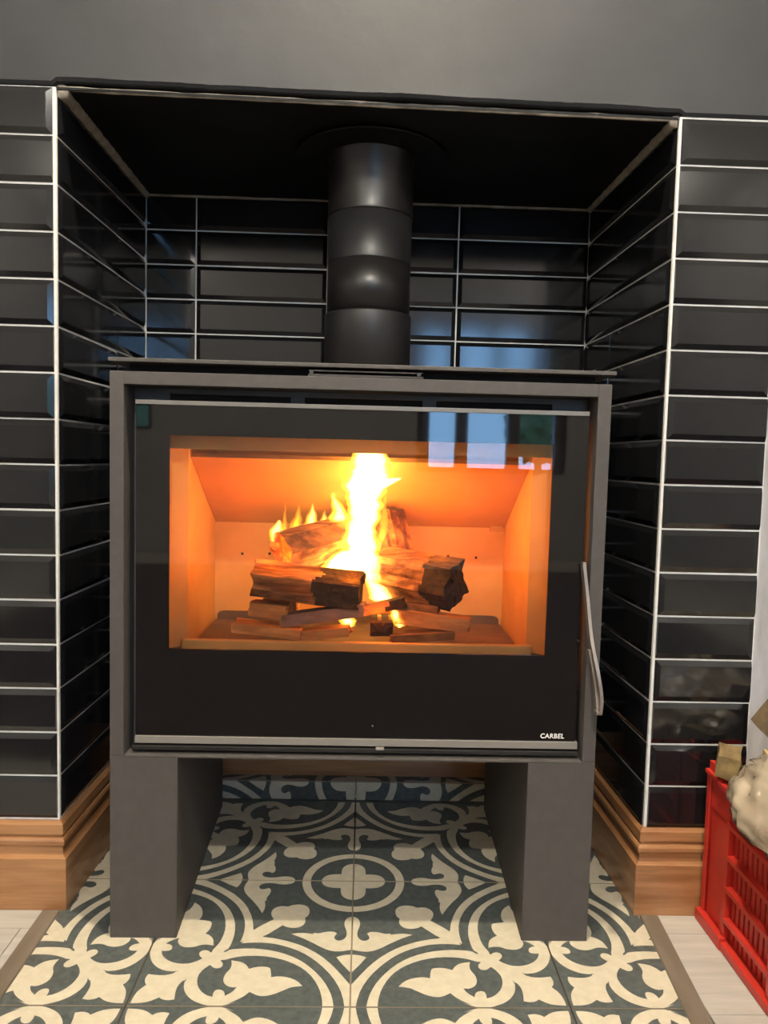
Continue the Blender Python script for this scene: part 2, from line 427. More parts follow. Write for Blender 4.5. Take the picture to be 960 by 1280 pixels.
# floor: mortar slab, limed planks, hearth of patterned tiles, threshold strips
HY0 = -.578
bm = new(); box(bm, -2.6, 2.6, -5.0, DEP, -.06, -.012)
floor = obj('floor', bm, 'tilebody', kind='structure')
PWID = .19
y = -.0685
rows_y = [(-.0685, DEP)] if False else []
yy = -.0685 + PWID
edges = [DEP, ]
k = 0
ycur = -.0685 + PWID
yl = []
while ycur > -5.0:
    yl.append((max(ycur-PWID, -5.0), ycur)); ycur -= PWID
plank_cache = {}
def plank(x0, x1, y0, y1):
    if x1-x0 < .02: return
    key = (round(x1-x0, 4), round(y1-y0, 4))
    if key not in plank_cache:
        bm = new(); box(bm, 0, key[0], 0, key[1], -.0115, 0, .0012); plank_cache[key] = mesh(bm, 'plank', 'plank')
    o = link('plank', plank_cache[key], floor); o.location = (x0, y0, 0)
for r, (y0, y1) in enumerate(yl):
    y1c = min(y1, -.0005)
    spans = [(-2.6, 2.6)] if y1 <= HY0+.001 else ([(-2.6, -.540), (.529, 2.6)])
    if y1 > HY0 > y0: spans = [(-2.6, -.540), (.529, 2.6)]
    for a0, a1 in spans:
        st = -2.6 - (r*.47 % 1.25)
        if a0 > -2.6: st = a0 + .10 + (r*.37 % 1.0) - 1.25
        x = st
        while x < a1:
            plank(max(x, a0)+.0006, min(x+1.25, a1)-.0006, y0+.0006, y1c-.0006)
            x += 1.25
# alcove floor beside the pier
for x in (.7035, 1.95):
    plank(x+.0006, min(x+1.246, 2.6), .0006, .245)

# hearth tile motif, digitised in photo pixels on the floor plane, then stored in tile units (0..1 from the ring centre)
AX, AY, T = -.00596, .08326, .3305
def fl(u, v):
    d = _F + _R2*((u-480)/FPX) - _U2*((v-640)/FPX)
    p = CAM + d*(-CAM.z/d.z)
    return ((p.x-AX)/T, (AY-p.y)/T)
def c1(*pts): return [fl(430+x/6, 1090+y_/6) for x, y_ in pts]
def c2(*pts): return [fl(570+x/6, 1140+y_/6) for x, y_ in pts]
def smooth(poly, it=2):
    for _ in range(it):
        q = []
        for i in range(len(poly)):
            a, b = poly[i], poly[(i+1) % len(poly)]
            # keep sharp corners
            z_ = poly[i-1]
            v1 = Vector((a[0]-z_[0], a[1]-z_[1])); v2 = Vector((b[0]-a[0], b[1]-a[1]))
            q.append(a)
        poly = q
    return poly
ra, rb = .247, .296
ringp = [(rb*math.cos(i*math.pi/32), rb*math.sin(i*math.pi/32)) for i in range(17)] + \
        [(ra*math.cos(i*math.pi/32), ra*math.sin(i*math.pi/32)) for i in range(16, -1, -1)]
motif = [ringp,
  [(0,0), (.050,.018), (.072,.060), (.070,.130), (.050,.165), (.022,.182), (0,.184)],
  # bulb and wings on the joint
  c1((66,335),(100,343),(120,370),(120,405),(102,440),(98,475),(115,505),(150,518),(183,510),(194,490),(172,462),(200,448),(260,452),
     (310,466),(345,461),(350,470),(440,461),(514,471),(430,500),(350,535),(270,575),(200,597),(130,597),(62,583)),
  c1((55,620),(110,622),(168,640),(110,705),(46,752)),
  # trefoil on its stem
  c1((383,300),(395,270),(430,254),(480,252),(520,262),(545,275),(590,268),(635,280),(662,310),(660,345),(640,370),(790,455),(820,520),
     (725,500),(580,408),(545,422),(500,428),(450,420),(418,395),(412,370),(420,350),(395,335)),
  # outer arc
  c1((878,547),(800,540),(700,540),(600,552),(480,585),(380,630),(280,700),(190,785),(125,880),(98,960),(88,1012),(38,1012),(45,845),
     (62,838),(120,775),(200,695),(300,620),(420,560),(540,525),(640,505),(725,497),(800,470)),
  # inner arc
  c1((168,1012),(178,960),(200,900),(250,820),(330,740),(420,675),(520,630),(640,598),(760,585),(860,585),(960,594)) +
  c2((145,312),(220,340),(250,370),(170,377),(85,352),(0,340)) +
  c1((720,638),(600,655),(500,685),(400,735),(330,800),(280,880),(258,950),(252,1012)),
  # knot
  c2((250,330),(270,315),(300,308),(335,325),(335,350),(312,371),(285,372),(345,420),(310,445),(260,410),(250,420),(225,436),(190,435),(165,415),
     (170,390),(190,378),(145,312)),
  # scroll
  c2((330,385),(440,530),(446,590),(420,640),(370,680),(300,705),(245,716),(160,716),(110,702),(50,682)) +
  c1((960,1000),(850,950),(798,908),(890,868)) +
  c2((85,610),(140,640),(143,615),(160,597),(190,592),(215,600),(228,625),(230,648),(280,635),(325,600),(350,550),(345,490),(310,445),(260,410)),
  # leaf
  c1((408,860),(450,820),(520,795),(590,788),(645,797),(648,760),(656,725),(700,718),(760,721),(812,737),(832,708),(870,685),(945,675)) +
  c2((100,410),(110,440),(145,475),(160,520),(145,555),(100,577),(50,572)) +
  c1((890,872),(798,908),(740,935),(690,940),(620,925),(540,890),(490,868)),
  # body and corner leaf
  c2((300,370),(430,420),(500,478),(560,494),(640,500),(712,490),(728,520),(724,550),(712,568),(750,590),(800,640),(826,702),
     (760,700),(690,688),(620,656),(600,670),(560,678),(508,670),(505,620),(490,570),(455,530),(440,530),(350,440)),
]
def clean(poly):
    out = []
    for s, t in poly:
        s = min(1, max(0, s)); t = min(1, max(0, t))
        if not out or math.hypot(s-out[-1][0], t-out[-1][1]) > .004: out.append((s, t))
    if math.hypot(out[0][0]-out[-1][0], out[0][1]-out[-1][1]) < .004: out.pop()
    return out
def rounded(poly):
    """one Chaikin-like pass on the blunt corners only"""
    out = []; n_ = len(poly)
    for i in range(n_):
        a, b, c = Vector(poly[i-1]), Vector(poly[i]), Vector(poly[(i+1) % n_])
        e1 = (b-a); e2 = (c-b)
        if e1.length < 1e-6 or e2.length < 1e-6: continue
        ang = abs(e1.angle(e2))
        onb = min(b.x, b.y) < .002 or max(b.x, b.y) > .998
        if .12 < ang < 1.25 and not onb:
            out += [tuple(b.lerp(a, .25)), tuple(b.lerp(c, .25))]
        else: out.append(tuple(b))
    return out
polys = []
for p in motif:
    p = rounded(clean(p))
    if sum(p[i-1][0]*p[i][1]-p[i][0]*p[i-1][1] for i in range(len(p))) < 0: p = p[::-1]
    polys.append(p); polys.append([(t, s) for s, t in p][::-1])
def build_motif():
    E0 = .004
    vv = [(E0,E0), (1-E0,E0), (1-E0,1-E0), (E0,1-E0)]
    ee = [(0,1), (1,2), (2,3), (3,0)]
    for p in polys:
        b_ = len(vv); vv += [(min(1-E0, max(E0, s)), min(1-E0, max(E0, t))) for s, t in p]
        n_ = len(vv)-b_
        ee += [(b_+i, b_+(i+1) % n_) for i in range(n_)]
    r = delaunay_2d_cdt([Vector(v) for v in vv], ee, [], 0, 1e-6)
    verts, faces = r[0], r[2]
    ins = []
    for f in faces:
        c = sum((verts[i] for i in f), Vector((0, 0)))/len(f)
        hit = False
        for p in polys:
            k_ = False
            for i in range(len(p)):
                (xa, ya), (xb, yb) = p[i-1], p[i]
                if (ya > c.y) != (yb > c.y) and c.x < (xb-xa)*(c.y-ya)/(yb-ya)+xa: k_ = not k_
            if k_: hit = True; break
        ins.append(hit)
    return verts, faces, ins
mv, mf, mo = build_motif()
def hearth_tile(name, cx, cy, sx_, sy_, clipx=None, clipy0=None, clipy1=None):
    """tile whose ring corner is at (cx, cy) and which runs sx_ / sy_ from there"""
    bm = new()
    vs = [bm.verts.new((cx + sx_*v.x*T, cy + sy_*v.y*T, 0)) for v in mv]
    for f, o_ in zip(mf, mo):
        try: fc = bm.faces.new([vs[i] for i in f])
        except ValueError: continue
        fc.material_index = 1 if o_ else 0
    # tile edge
    E0 = .004
    c_ = [(E0,E0), (1-E0,E0), (1-E0,1-E0), (E0,1-E0)]
    lo = []
    for e in [e for e in bm.edges if len(e.link_faces) == 1]:
        lo.append(e)
    ex = bmesh.ops.extrude_edge_only(bm, edges=lo)
    nv = [g for g in ex['geom'] if isinstance(g, bmesh.types.BMVert)]
    for v in nv: v.co.z = -.0112
    for f in bm.faces:
        if f.normal.length == 0: f.normal_update()
    bm.normal_update()
    for f in bm.faces:
        if abs(f.normal.z) < .5: f.material_index = 2
    for co, no in ([((clipx, 0, 0), (1 if clipx > 0 else -1, 0, 0))] if clipx is not None else []) + \
                  ([((0, clipy1, 0), (0, 1, 0))] if clipy1 is not None else []) + ([((0, clipy0, 0), (0, -1, 0))] if clipy0 is not None else []):
        bmesh.ops.bisect_plane(bm, geom=bm.verts[:]+bm.edges[:]+bm.faces[:], plane_co=co, plane_no=no, clear_outer=True)
    for f in bm.faces:
        f.normal_update()
        if f.material_index < 2 and f.normal.z < 0: f.normal_flip()
    return bm
def floor_tile(*a, **k):
    me = mesh(hearth_tile('t', *a, **k), 'hearth_tile', ['slate', 'cream', 'tilebody'], recalc=False)
    return link('hearth_tile', me, floor)
YR = .4254
HX0, HX1 = -.5226, .5115
for (cx, sx_, cl) in ((AX, 1, None), (AX, -1, None), (AX+2*T, -1, HX1), (AX-2*T, 1, HX0)):
    floor_tile(cx, AY, sx_, 1, clipx=cl)
    floor_tile(cx, AY, sx_, -1, clipx=cl)
    floor_tile(cx, AY-2*T, sx_, 1, clipx=cl)
    # low step at the back: tread and riser cut from the same tile
    bm = hearth_tile('t', cx, YR, sx_, 1, clipx=cl, clipy1=DEP-.001)
    bmesh.ops.translate(bm, verts=bm.verts[:], vec=(0, 0, .0452))
    link('hearth_tile', mesh(bm, 'hearth_tile', ['slate', 'cream', 'tilebody'], recalc=False), floor)
    bm = hearth_tile('t', cx, 0, sx_, -1, clipx=cl, clipy0=-.0440)
    bmesh.ops.rotate(bm, verts=bm.verts[:], cent=(0,0,0), matrix=Matrix.Rotation(math.radians(90), 3, 'X'))
    bmesh.ops.translate(bm, verts=bm.verts[:], vec=(0, YR-.0005, .0448))
    link('hearth_tile', mesh(bm, 'hearth_tile', ['slate', 'cream', 'tilebody'], recalc=False), floor)
# filler behind the last full row
bm = new(); box(bm, HX0, HX1, AY+T+.0008, YR-.0005, -.0115, -.0002); part('hearth_edge', bm, 'slate', floor)
# threshold strips
def strip(name, x0, x1, y0, xa, xb, y1):
    bm = new()
    pl = [(x0,y0), (x1,y0), (xb,y1), (xa,y1)]
    a = [bm.verts.new((x,y_,-.002)) for x,y_ in pl]; b = [bm.verts.new((x,y_,.0022)) for x,y_ in pl]
    bm.faces.new(a); bm.faces.new(b)
    for i in range(4): bm.faces.new((a[i], a[(i+1)%4], b[(i+1)%4], b[i]))
    bmesh.ops.bevel(bm, geom=[e for e in bm.edges if e.verts[0].co.z > 0 and e.verts[1].co.z > 0], offset=.0015, segments=2, affect='EDGES')
    return obj(name, bm, 'strip', kind='structure')
strip('trim_5', -.5545, -.5230, -.0185, -.5545, -.5230, HY0-.03)
strip('trim_6', .5140, .5465, -.0185, .4640, .5000, HY0-.03)
strip('trim_7', -.5545, .5000, HY0+.002, -.5545, .5000, HY0-.033)

# the rest of the room (seen only in reflections and from the side)
def rbox(name, d, m):
    bm = new(); box(bm, *d); return obj(name, bm, m, kind='structure')
rbox('wall_west', (-2.7, -2.6, -5.0, .6, -.06, 2.7), 'roomwall')
rbox('wall_east', (2.6, 2.7, -5.0, .6, -.06, 2.7), 'roomwall')
rbox('wall_alcove', (PIER+.0005, 2.6, .25, .35, -.06, 2.7), 'limewash')
rbox('ceiling', (-2.7, 2.7, -5.1, .6, 2.7, 2.78), 'ceiling')
WX = [.47, .79, 1.22, 1.61]; WZ0, WZ1 = .72, 2.1
SX0, SX1, SZ0, SZ1 = -1.95, -1.76, 1.02, 1.22
bm = new()
for d in ((-2.6, SX0, 0, 2.7), (SX0, SX1, 0, SZ0), (SX0, SX1, SZ1, 2.7), (SX1, WX[0], 0, 2.7), (WX[0], WX[3], 0, WZ0), (WX[0], WX[3], WZ1, 2.7), (WX[3], 2.6, 0, 2.7)):
    box(bm, d[0], d[1], -5.1, -5.0, d[2], d[3])
obj('wall_rear', bm, 'roomwall', kind='structure')
bm = new()
for x in WX: box(bm, x-.05, x+.05, -5.09, -5.0, WZ0, WZ1)
for z in (WZ0, WZ1): box(bm, WX[0]-.05, WX[3]+.05, -5.085, -5.005, z-.04, z+.04)
win = obj('window_1', bm, 'winframe', kind='structure')
for a, b in zip(WX, WX[1:]): boxpart('pane', (a+.05, b-.05, -5.052, -5.048, WZ0+.04, WZ1-.04), 'winpane', win)
bm = new()
for x in (SX0, SX1): box(bm, x-.012, x+.012, -5.09, -5.0, SZ0, SZ1)
for z in (SZ0, SZ1): box(bm, SX0, SX1, -5.09, -5.0, z-.012, z+.012)
win2 = obj('window_2', bm, 'winframe', kind='structure')
boxpart('pane', (SX0+.012, SX1-.012, -5.052, -5.048, SZ0+.012, SZ1-.012), 'winpane', win2)

# greenery outside, mirrored in the stove glass
def foliage(name, c, rad, parent=None, seed=0, **kw):
    bm = new(); bmesh.ops.create_icosphere(bm, subdivisions=4, radius=1)
    for v in bm.verts:
        k_ = 1 + .22*noise.noise(v.co*3+Vector((seed,0,0))) + .16*noise.noise(v.co*9)
        v.co = Vector((v.co.x*rad[0]*k_, v.co.y*rad[1]*k_, v.co.z*rad[2]*k_))
    o = obj(name, bm, 'leaf', parent, **kw); o.location = c; return o
foliage('garden_hedge', (-2.0, -6.2, .75), (.55, .40, .75), seed=3, label='green hedge outside the small square rear window', cat='hedge')
tree = thing('garden_tree', (2.35, -9.0, 0), 'small leafy tree in the garden outside the wide rear window', 'tree')
foliage('crown', (0, 0, 1.35), (.42, .42, .55), tree, seed=8)
bm = new(); tube(bm, [Vector((0,0,0)), Vector((.03,0,.5)), Vector((0,0,1.1))], [.07,.055,.04], 10); obj('trunk', bm, 'oldwood', tree)
bm = new(); box(bm, -6, 6, -16, -5.1, -.2, -.06); obj('garden_ground', bm, 'lawn', kind='structure')
bm = new(); box(bm, -1.7, 1.7, -4.3, -.64, .0004, .012, .003)  # unseen rug added to darken what the glass and tiles reflect
obj('added_rug', bm, 'rug', label='dark brown rug added on the planks to darken reflections', cat='rug')

# ------------------------------------------------------------------ wood stove
FX0, FX1, FY = -.4120, .3950, -.0915       # casing
FZT, FZB = .9420, .3145
YB = .390
stove = thing('wood_stove', (-.0085, .15, 0), 'large dark grey wood burning stove with wide glass door in the tiled recess', 'stove')
# casing: front stiles, top rail, side skins, bottom and back
bm = new()
box(bm, FX0, -.3895, FY, YB, FZB, FZT, .0012)
box(bm, .3730, FX1, FY, YB, FZB, FZT, .0012)
box(bm, -.3895, .3730, FY, YB, .9215, FZT, .0008)
box(bm, -.3895, .3730, YB-.01, YB, FZB, .9215)
part('frame', bm, 'steel', stove)
bm = new(); box(bm, -.3890, .3725, FY+.001, YB-.012, .3110, .3142, .0006); part('bottom_plate', bm, 'steel', stove)
# legs: broad front plate with an inner plate that splays outwards to the back
for sgn, (xo, xi0, xi1) in ((-1, (FX0, -.3010, -.3155)), (1, (FX1, .2825, .2952))):
    bm = new()
    pl = [(xo, FY), (xi0, FY), (xi1, YB), (xo, YB)]
    a = [bm.verts.new((x, y_, .0004)) for x, y_ in pl]; b = [bm.verts.new((x, y_, .3108 if True else 0)) for x, y_ in pl]
    bm.faces.new(a); bm.faces.new(b)
    for i in range(4): bm.faces.new((a[i], a[(i+1)%4], b[(i+1)%4], b[i]))
    bmesh.ops.bevel(bm, geom=[e for e in bm.edges if abs(e.verts[0].co.z-e.verts[1].co.z) > .1], offset=.0012, segments=2, affect='EDGES')
    # outer cheek carries on flush up to the casing
    xa, xb = (xo, -.3895) if sgn < 0 else (.3730, xo)
    box(bm, xa, xb, FY, YB, .3104, .3146)
    part('leg', bm, 'steel', stove)
# top plate, dark neck and damper slider
bm = new(); box(bm, -.4140, .4005, -.0935, YB+.01, .9568, .9632, .001); part('top_plate', bm, 'steel', stove)
bm = new(); box(bm, -.392, .378, -.052, YB-.02, FZT, .9566); part('neck', bm, 'dark', stove)
bm = new()
box(bm, -.0975, .0885, -.0880, -.0535, .9426, .9462, .0006)
box(bm, -.0960, .0870, -.0870, -.0535, .9505, .9530, .0005)
sl = part('damper_slider', bm, 'steel', stove)
for x in (-.092, .081):
    boxpart('end_tab', (x-.003, x+.003, -.0892, -.0840, .9462, .9508), 'steel2', sl, .0005)
# fascia behind the glass, with three air slots above it
FYF = -.036
OX0, OX1, OZ0, OZ1 = -.340, .3255, .478, .852
bm = new()
box(bm, -.3893, OX0, FYF, FYF+.004, .3146, .893)
box(bm, OX1, .3728, FYF, FYF+.004, .3146, .893)
box(bm, OX0, OX1, FYF, FYF+.004, .3146, OZ0)
box(bm, OX0, OX1, FYF, FYF+.004, OZ1, .893)
box(bm, -.3893, .3728, FYF, FYF+.004, .9125, .9213)
sl_x = [-.331, -.1295, -.1062, .0927, .1150, .3130]
for a, b in ((-.3893, sl_x[0]), (sl_x[1], sl_x[2]), (sl_x[3], sl_x[4]), (sl_x[5], .3728)):
    box(bm, a, b, FYF, FYF+.004, .893, .9125)
part('fascia', bm, 'steel2', stove)
for i in range(3):
    boxpart('air_slot_shade', (sl_x[2*i]-.002, sl_x[2*i+1]+.002, FYF+.012, FYF+.016, .890, .915), 'dark', stove)  # near-black plate, stands in for the shade inside the slot
# gasket rope on hinge side, top and foot; the latch side has a gap
bm = new()
box(bm, -.354, -.345, -.0675, FYF, .465, .866); box(bm, -.345, .326, -.0675, FYF, .857, .866); box(bm, -.345, .326, -.0675, FYF, .465, .474)
part('gasket', bm, 'dark', stove)

# door: black ceramic glass with a clear window
GX0, GX1, GZ0, GZ1 = -.3750, .3650, .3300, .8975
WX0, WX1, WWZ0, WWZ1 = -.3215, .3075, .4890, .8430
YG0, YG1 = -.0745, -.0695
door = None
bm = new()
box(bm, GX0, WX0, YG0, YG1, GZ0, GZ1); box(bm, WX1, GX1, YG0, YG1, GZ0, GZ1)
box(bm, WX0, WX1, YG0, YG1, GZ0, WWZ0); box(bm, WX0, WX1, YG0, YG1, WWZ1, GZ1)
door = part('door', bm, 'ceramic', stove, label='black glass door border')
bm = new()
v_ = [bm.verts.new(p) for p in ((WX0, YG0+.0002, WWZ0), (WX1, YG0+.0002, WWZ0), (WX1, YG0+.0002, WWZ1), (WX0, YG0+.0002, WWZ1))]
v2_ = [bm.verts.new((v.co.x, YG1, v.co.z)) for v in v_]
bm.faces.new(v_); bm.faces.new(v2_[::-1])
for i in range(4): bm.faces.new((v_[i], v2_[i], v2_[(i+1) % 4], v_[(i+1) % 4]))
part('glass_pane', bm, 'pane', door, label='clear window pane')
bm = new(); box(bm, GX0, GX1-.001, YG0-.0035, YG1+.004, .8915, .8985, .0006); part('top_strip', bm, 'brightstrip', door, label='pale metal strip along the glass')
bm = new(); box(bm, GX0, GX1+.003, YG0-.0035, YG1+.004, .3305, .3425, .0006); part('bottom_strip', bm, 'brightstrip', door, label='pale metal strip along the glass')
bm = new(); box(bm, GX0-.004, GX1+.004, YG0-.006, YG1+.002, .3195, .3270, .001); part('door_sill', bm, 'satin_black', door)
bm = new(); box(bm, .0265, .0405, YG0-.012, YG0, .3268, .3296, .0008); part('catch', bm, 'brightstrip', door)
bm = new(); lathe(bm, [(.0013, 0), (.0013, .0012)], 0, 0, 10)
bmesh.ops.rotate(bm, verts=bm.verts[:], cent=(0,0,0), matrix=Matrix.Rotation(math.radians(90), 3, 'X'))
bmesh.ops.translate(bm, verts=bm.verts[:], vec=(.0205, YG0, .3645)); part('stud', bm, 'brightstrip', door)
# name plate lettering on the glass
cu = bpy.data.curves.new('lettering', 'FONT'); cu.body = 'CARBEL'; cu.size = .0128; cu.offset = .00022; cu.space_character = 1.08
cu.extrude = .0002
to = bpy.data.objects.new('tmp', cu); COL.objects.link(to); bpy.context.view_layer.update()
me = bpy.data.meshes.new_from_object(to.evaluated_get(bpy.context.evaluated_depsgraph_get()))
bpy.data.objects.remove(to)
bm = new(); bm.from_mesh(me); bpy.data.meshes.remove(me)
x0 = min(v.co.x for v in bm.verts); x1 = max(v.co.x for v in bm.verts); z0 = min(v.co.y for v in bm.verts); z1 = max(v.co.y for v in bm.verts)
LW, LH = .0405, .0083
for v in bm.verts:
    a, b, c = v.co
    v.co = Vector((.3050 + (a-x0)/(x1-x0)*LW + (b-z0)*.05, YG0-.0004-c, .3478+(b-z0)/(z1-z0)*LH))
part('lettering', bm, 'white', door, label='white brand lettering')
# handle: flat strap that leaves the latch edge and bends forward into a slotted grip
hp = [at(729, 706, -.080), at(733, 745, -.088), at(737, 790, -.102), at(741, 815, -.112), at(747, 845, -.122), at(750.5, 872, -.126), at(749, 891, -.127)]
hp2 = [at(736, 812, -.104), at(740, 835, -.108), at(744, 862, -.112), at(746, 889, -.122)]
def strap(bm, pts, wx, wy):
    rows = []
    for i, p in enumerate(pts):
        d = (pts[min(i+1, len(pts)-1)]-pts[max(i-1, 0)]).normalized()
        s = Vector((0,1,0)).cross(d).normalized(); t = d.cross(s)
        rows.append([bm.verts.new(p + s*a*wx/2 + t*b*wy/2) for a, b in ((-1,-1), (1,-1), (1,1), (-1,1))])
    for a, b in zip(rows, rows[1:]):
        for k in range(4): bm.faces.new((a[k], a[(k+1)%4], b[(k+1)%4], b[k]))
    bm.faces.new(rows[0]); bm.faces.new(rows[-1][::-1])
def spline(pts, n_=6):
    out = []
    for i in range(len(pts)-1):
        p0 = pts[max(i-1, 0)]; p1 = pts[i]; p2 = pts[i+1]; p3 = pts[min(i+2, len(pts)-1)]
        for k in range(n_):
            t = k/n_
            out.append(.5*((2*p1)+(p2-p0)*t+(2*p0-5*p1+4*p2-p3)*t*t+(3*p1-p0-3*p2+p3)*t**3))
    out.append(pts[-1]); return out
bm = new(); strap(bm, spline(hp), .0052, .016); strap(bm, spline(hp2), .0042, .012)
hb = at(747.5, 890, -.124); box(bm, hb.x-.0048, hb.x+.0048, hb.y-.008, hb.y+.008, hb.z-.003, hb.z+.003, .001)
ht = at(730, 712, -.078); box(bm, ht.x-.003, ht.x+.003, ht.y-.004, ht.y+.012, ht.z-.006, ht.z+.012, .001)
part('door_handle', bm, 'handle', door, label='slim metal strap handle')

# firebox lining
BX0, BX1, BYF, BYB = -.307, .2905, -.002, .236
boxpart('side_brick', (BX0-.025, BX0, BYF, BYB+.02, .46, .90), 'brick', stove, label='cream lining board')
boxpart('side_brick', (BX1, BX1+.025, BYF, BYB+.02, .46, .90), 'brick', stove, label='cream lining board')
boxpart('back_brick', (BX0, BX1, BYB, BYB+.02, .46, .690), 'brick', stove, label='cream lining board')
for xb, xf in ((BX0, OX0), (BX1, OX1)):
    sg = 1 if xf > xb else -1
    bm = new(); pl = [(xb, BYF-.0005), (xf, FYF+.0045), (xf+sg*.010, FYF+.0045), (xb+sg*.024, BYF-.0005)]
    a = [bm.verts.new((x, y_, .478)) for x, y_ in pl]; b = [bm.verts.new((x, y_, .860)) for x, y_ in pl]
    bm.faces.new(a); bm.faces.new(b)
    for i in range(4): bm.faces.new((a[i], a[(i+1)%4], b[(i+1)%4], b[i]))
    part('jamb', bm, 'baffle', stove, label='splayed firebox jamb')  # steel jamb coloured buff so it looks lit by the fire
bm = new()
q = [(BYB+.004, .6810), (BYB-.002, .6760), (.010, .8080), (.018, .8150)]
prism(bm, [(a, b) for a, b in q], BX0+.001, BX1-.001)
for v in bm.verts: v.co = Vector((v.co.y, v.co.x, v.co.z))
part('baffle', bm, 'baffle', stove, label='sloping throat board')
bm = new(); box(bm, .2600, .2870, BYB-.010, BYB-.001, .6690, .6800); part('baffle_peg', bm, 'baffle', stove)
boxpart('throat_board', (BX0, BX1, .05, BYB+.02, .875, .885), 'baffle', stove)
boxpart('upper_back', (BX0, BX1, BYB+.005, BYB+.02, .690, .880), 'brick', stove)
boxpart('header', (OX0, OX1, FYF+.0048, FYF+.010, .8215, .885), 'baffle', stove)  # lighter board colour stands in for glare on the header
for i, (u, v) in enumerate(((303, 692), (337, 692), (595, 697), (560, 695))):
    p = at(u, v, BYB)
    bm = new(); lathe(bm, [(.0028, 0), (.0028, .001)], 0, 0, 10)
    bmesh.ops.rotate(bm, verts=bm.verts[:], cent=(0,0,0), matrix=Matrix.Rotation(math.radians(90), 3, 'X'))
    bmesh.ops.translate(bm, verts=bm.verts[:], vec=(p.x, BYB-.0002, p.z)); part('air_hole_shade', bm, 'dark', stove)  # dark disc on the board, painted shade of a small hole
# grate tray with an upturned back lip, and the log retainer in front
TZ = .4760
bm = new()
prism(bm, [(BX0+.006, .462), (BX1-.006, .462), (BX1-.006, TZ), (BX0+.006, TZ)], BYF+.002, BYB-.012)
lip = [(BX0+.008, TZ-.001), (BX1-.008, TZ-.001), (BX1-.008, .486), (BX1-.012, .4905), (BX1-.020, .4925), (BX0+.020, .4925), (BX0+.012, .4905), (BX0+.008, .486)]
prism(bm, lip, BYB-.012, BYB-.006)
part('grate_tray', bm, 'traysteel', stove)
bm = new(); box(bm, BX0-.006, BX1+.006, -.0255, -.012, .4700, .4935, .003); part('log_retainer', bm, 'baffle', stove)
boxpart('hearth_front', (-.338, .3235, FYF+.005, BYF-.002, .4600, .4780), 'traysteel', stove)

# ------------------------------------------------------------------ flue pipe
FCX, FCY = -.0035, .220
flue = thing('flue_pipe', (FCX, FCY, .9636), 'round black enamelled flue pipe rising from the stove top to the soffit', 'pipe')
def fl_part(name, prof, m, n_=56, label=None):
    bm = new(); lathe(bm, prof, FCX, FCY, n_); return part(name, bm, m, flue, smooth=False, label=label)
def smooth_side(o):
    for p_ in o.data.polygons: p_.use_smooth = abs(p_.normal.z) < .75
    return o
za, zb_, zc_ = 1.2865, 1.1965, 1.0965
smooth_side(fl_part('lower_section', [(.0865, .9636), (.0865, zc_-.004), (.0860, zc_), (.0835, zc_)], 'flue', label='lowest section with a socket edge'))
smooth_side(fl_part('middle_section', [(.0828, zc_+.0002), (.0828, zb_-.0025)], 'flue_gloss'))
smooth_side(fl_part('upper_section', [(.0832, zb_-.0025), (.0836, zb_), (.0832, zb_+.003), (.0832, za-.002)], 'flue'))
smooth_side(fl_part('top_section', [(.0842, za-.002), (.0846, za), (.0842, za+.004), (.0840, 1.395), (.0865, 1.3985), (.0865, 1.4020)], 'flue_gloss'))
bm = new(); lathe(bm, [(.0868, 1.4008), (.147, 1.4008), (.148, 1.4030), (.0868, 1.4030)], FCX, FCY, 64, cap=False); part('ceiling_collar', bm, 'soffit', flue)

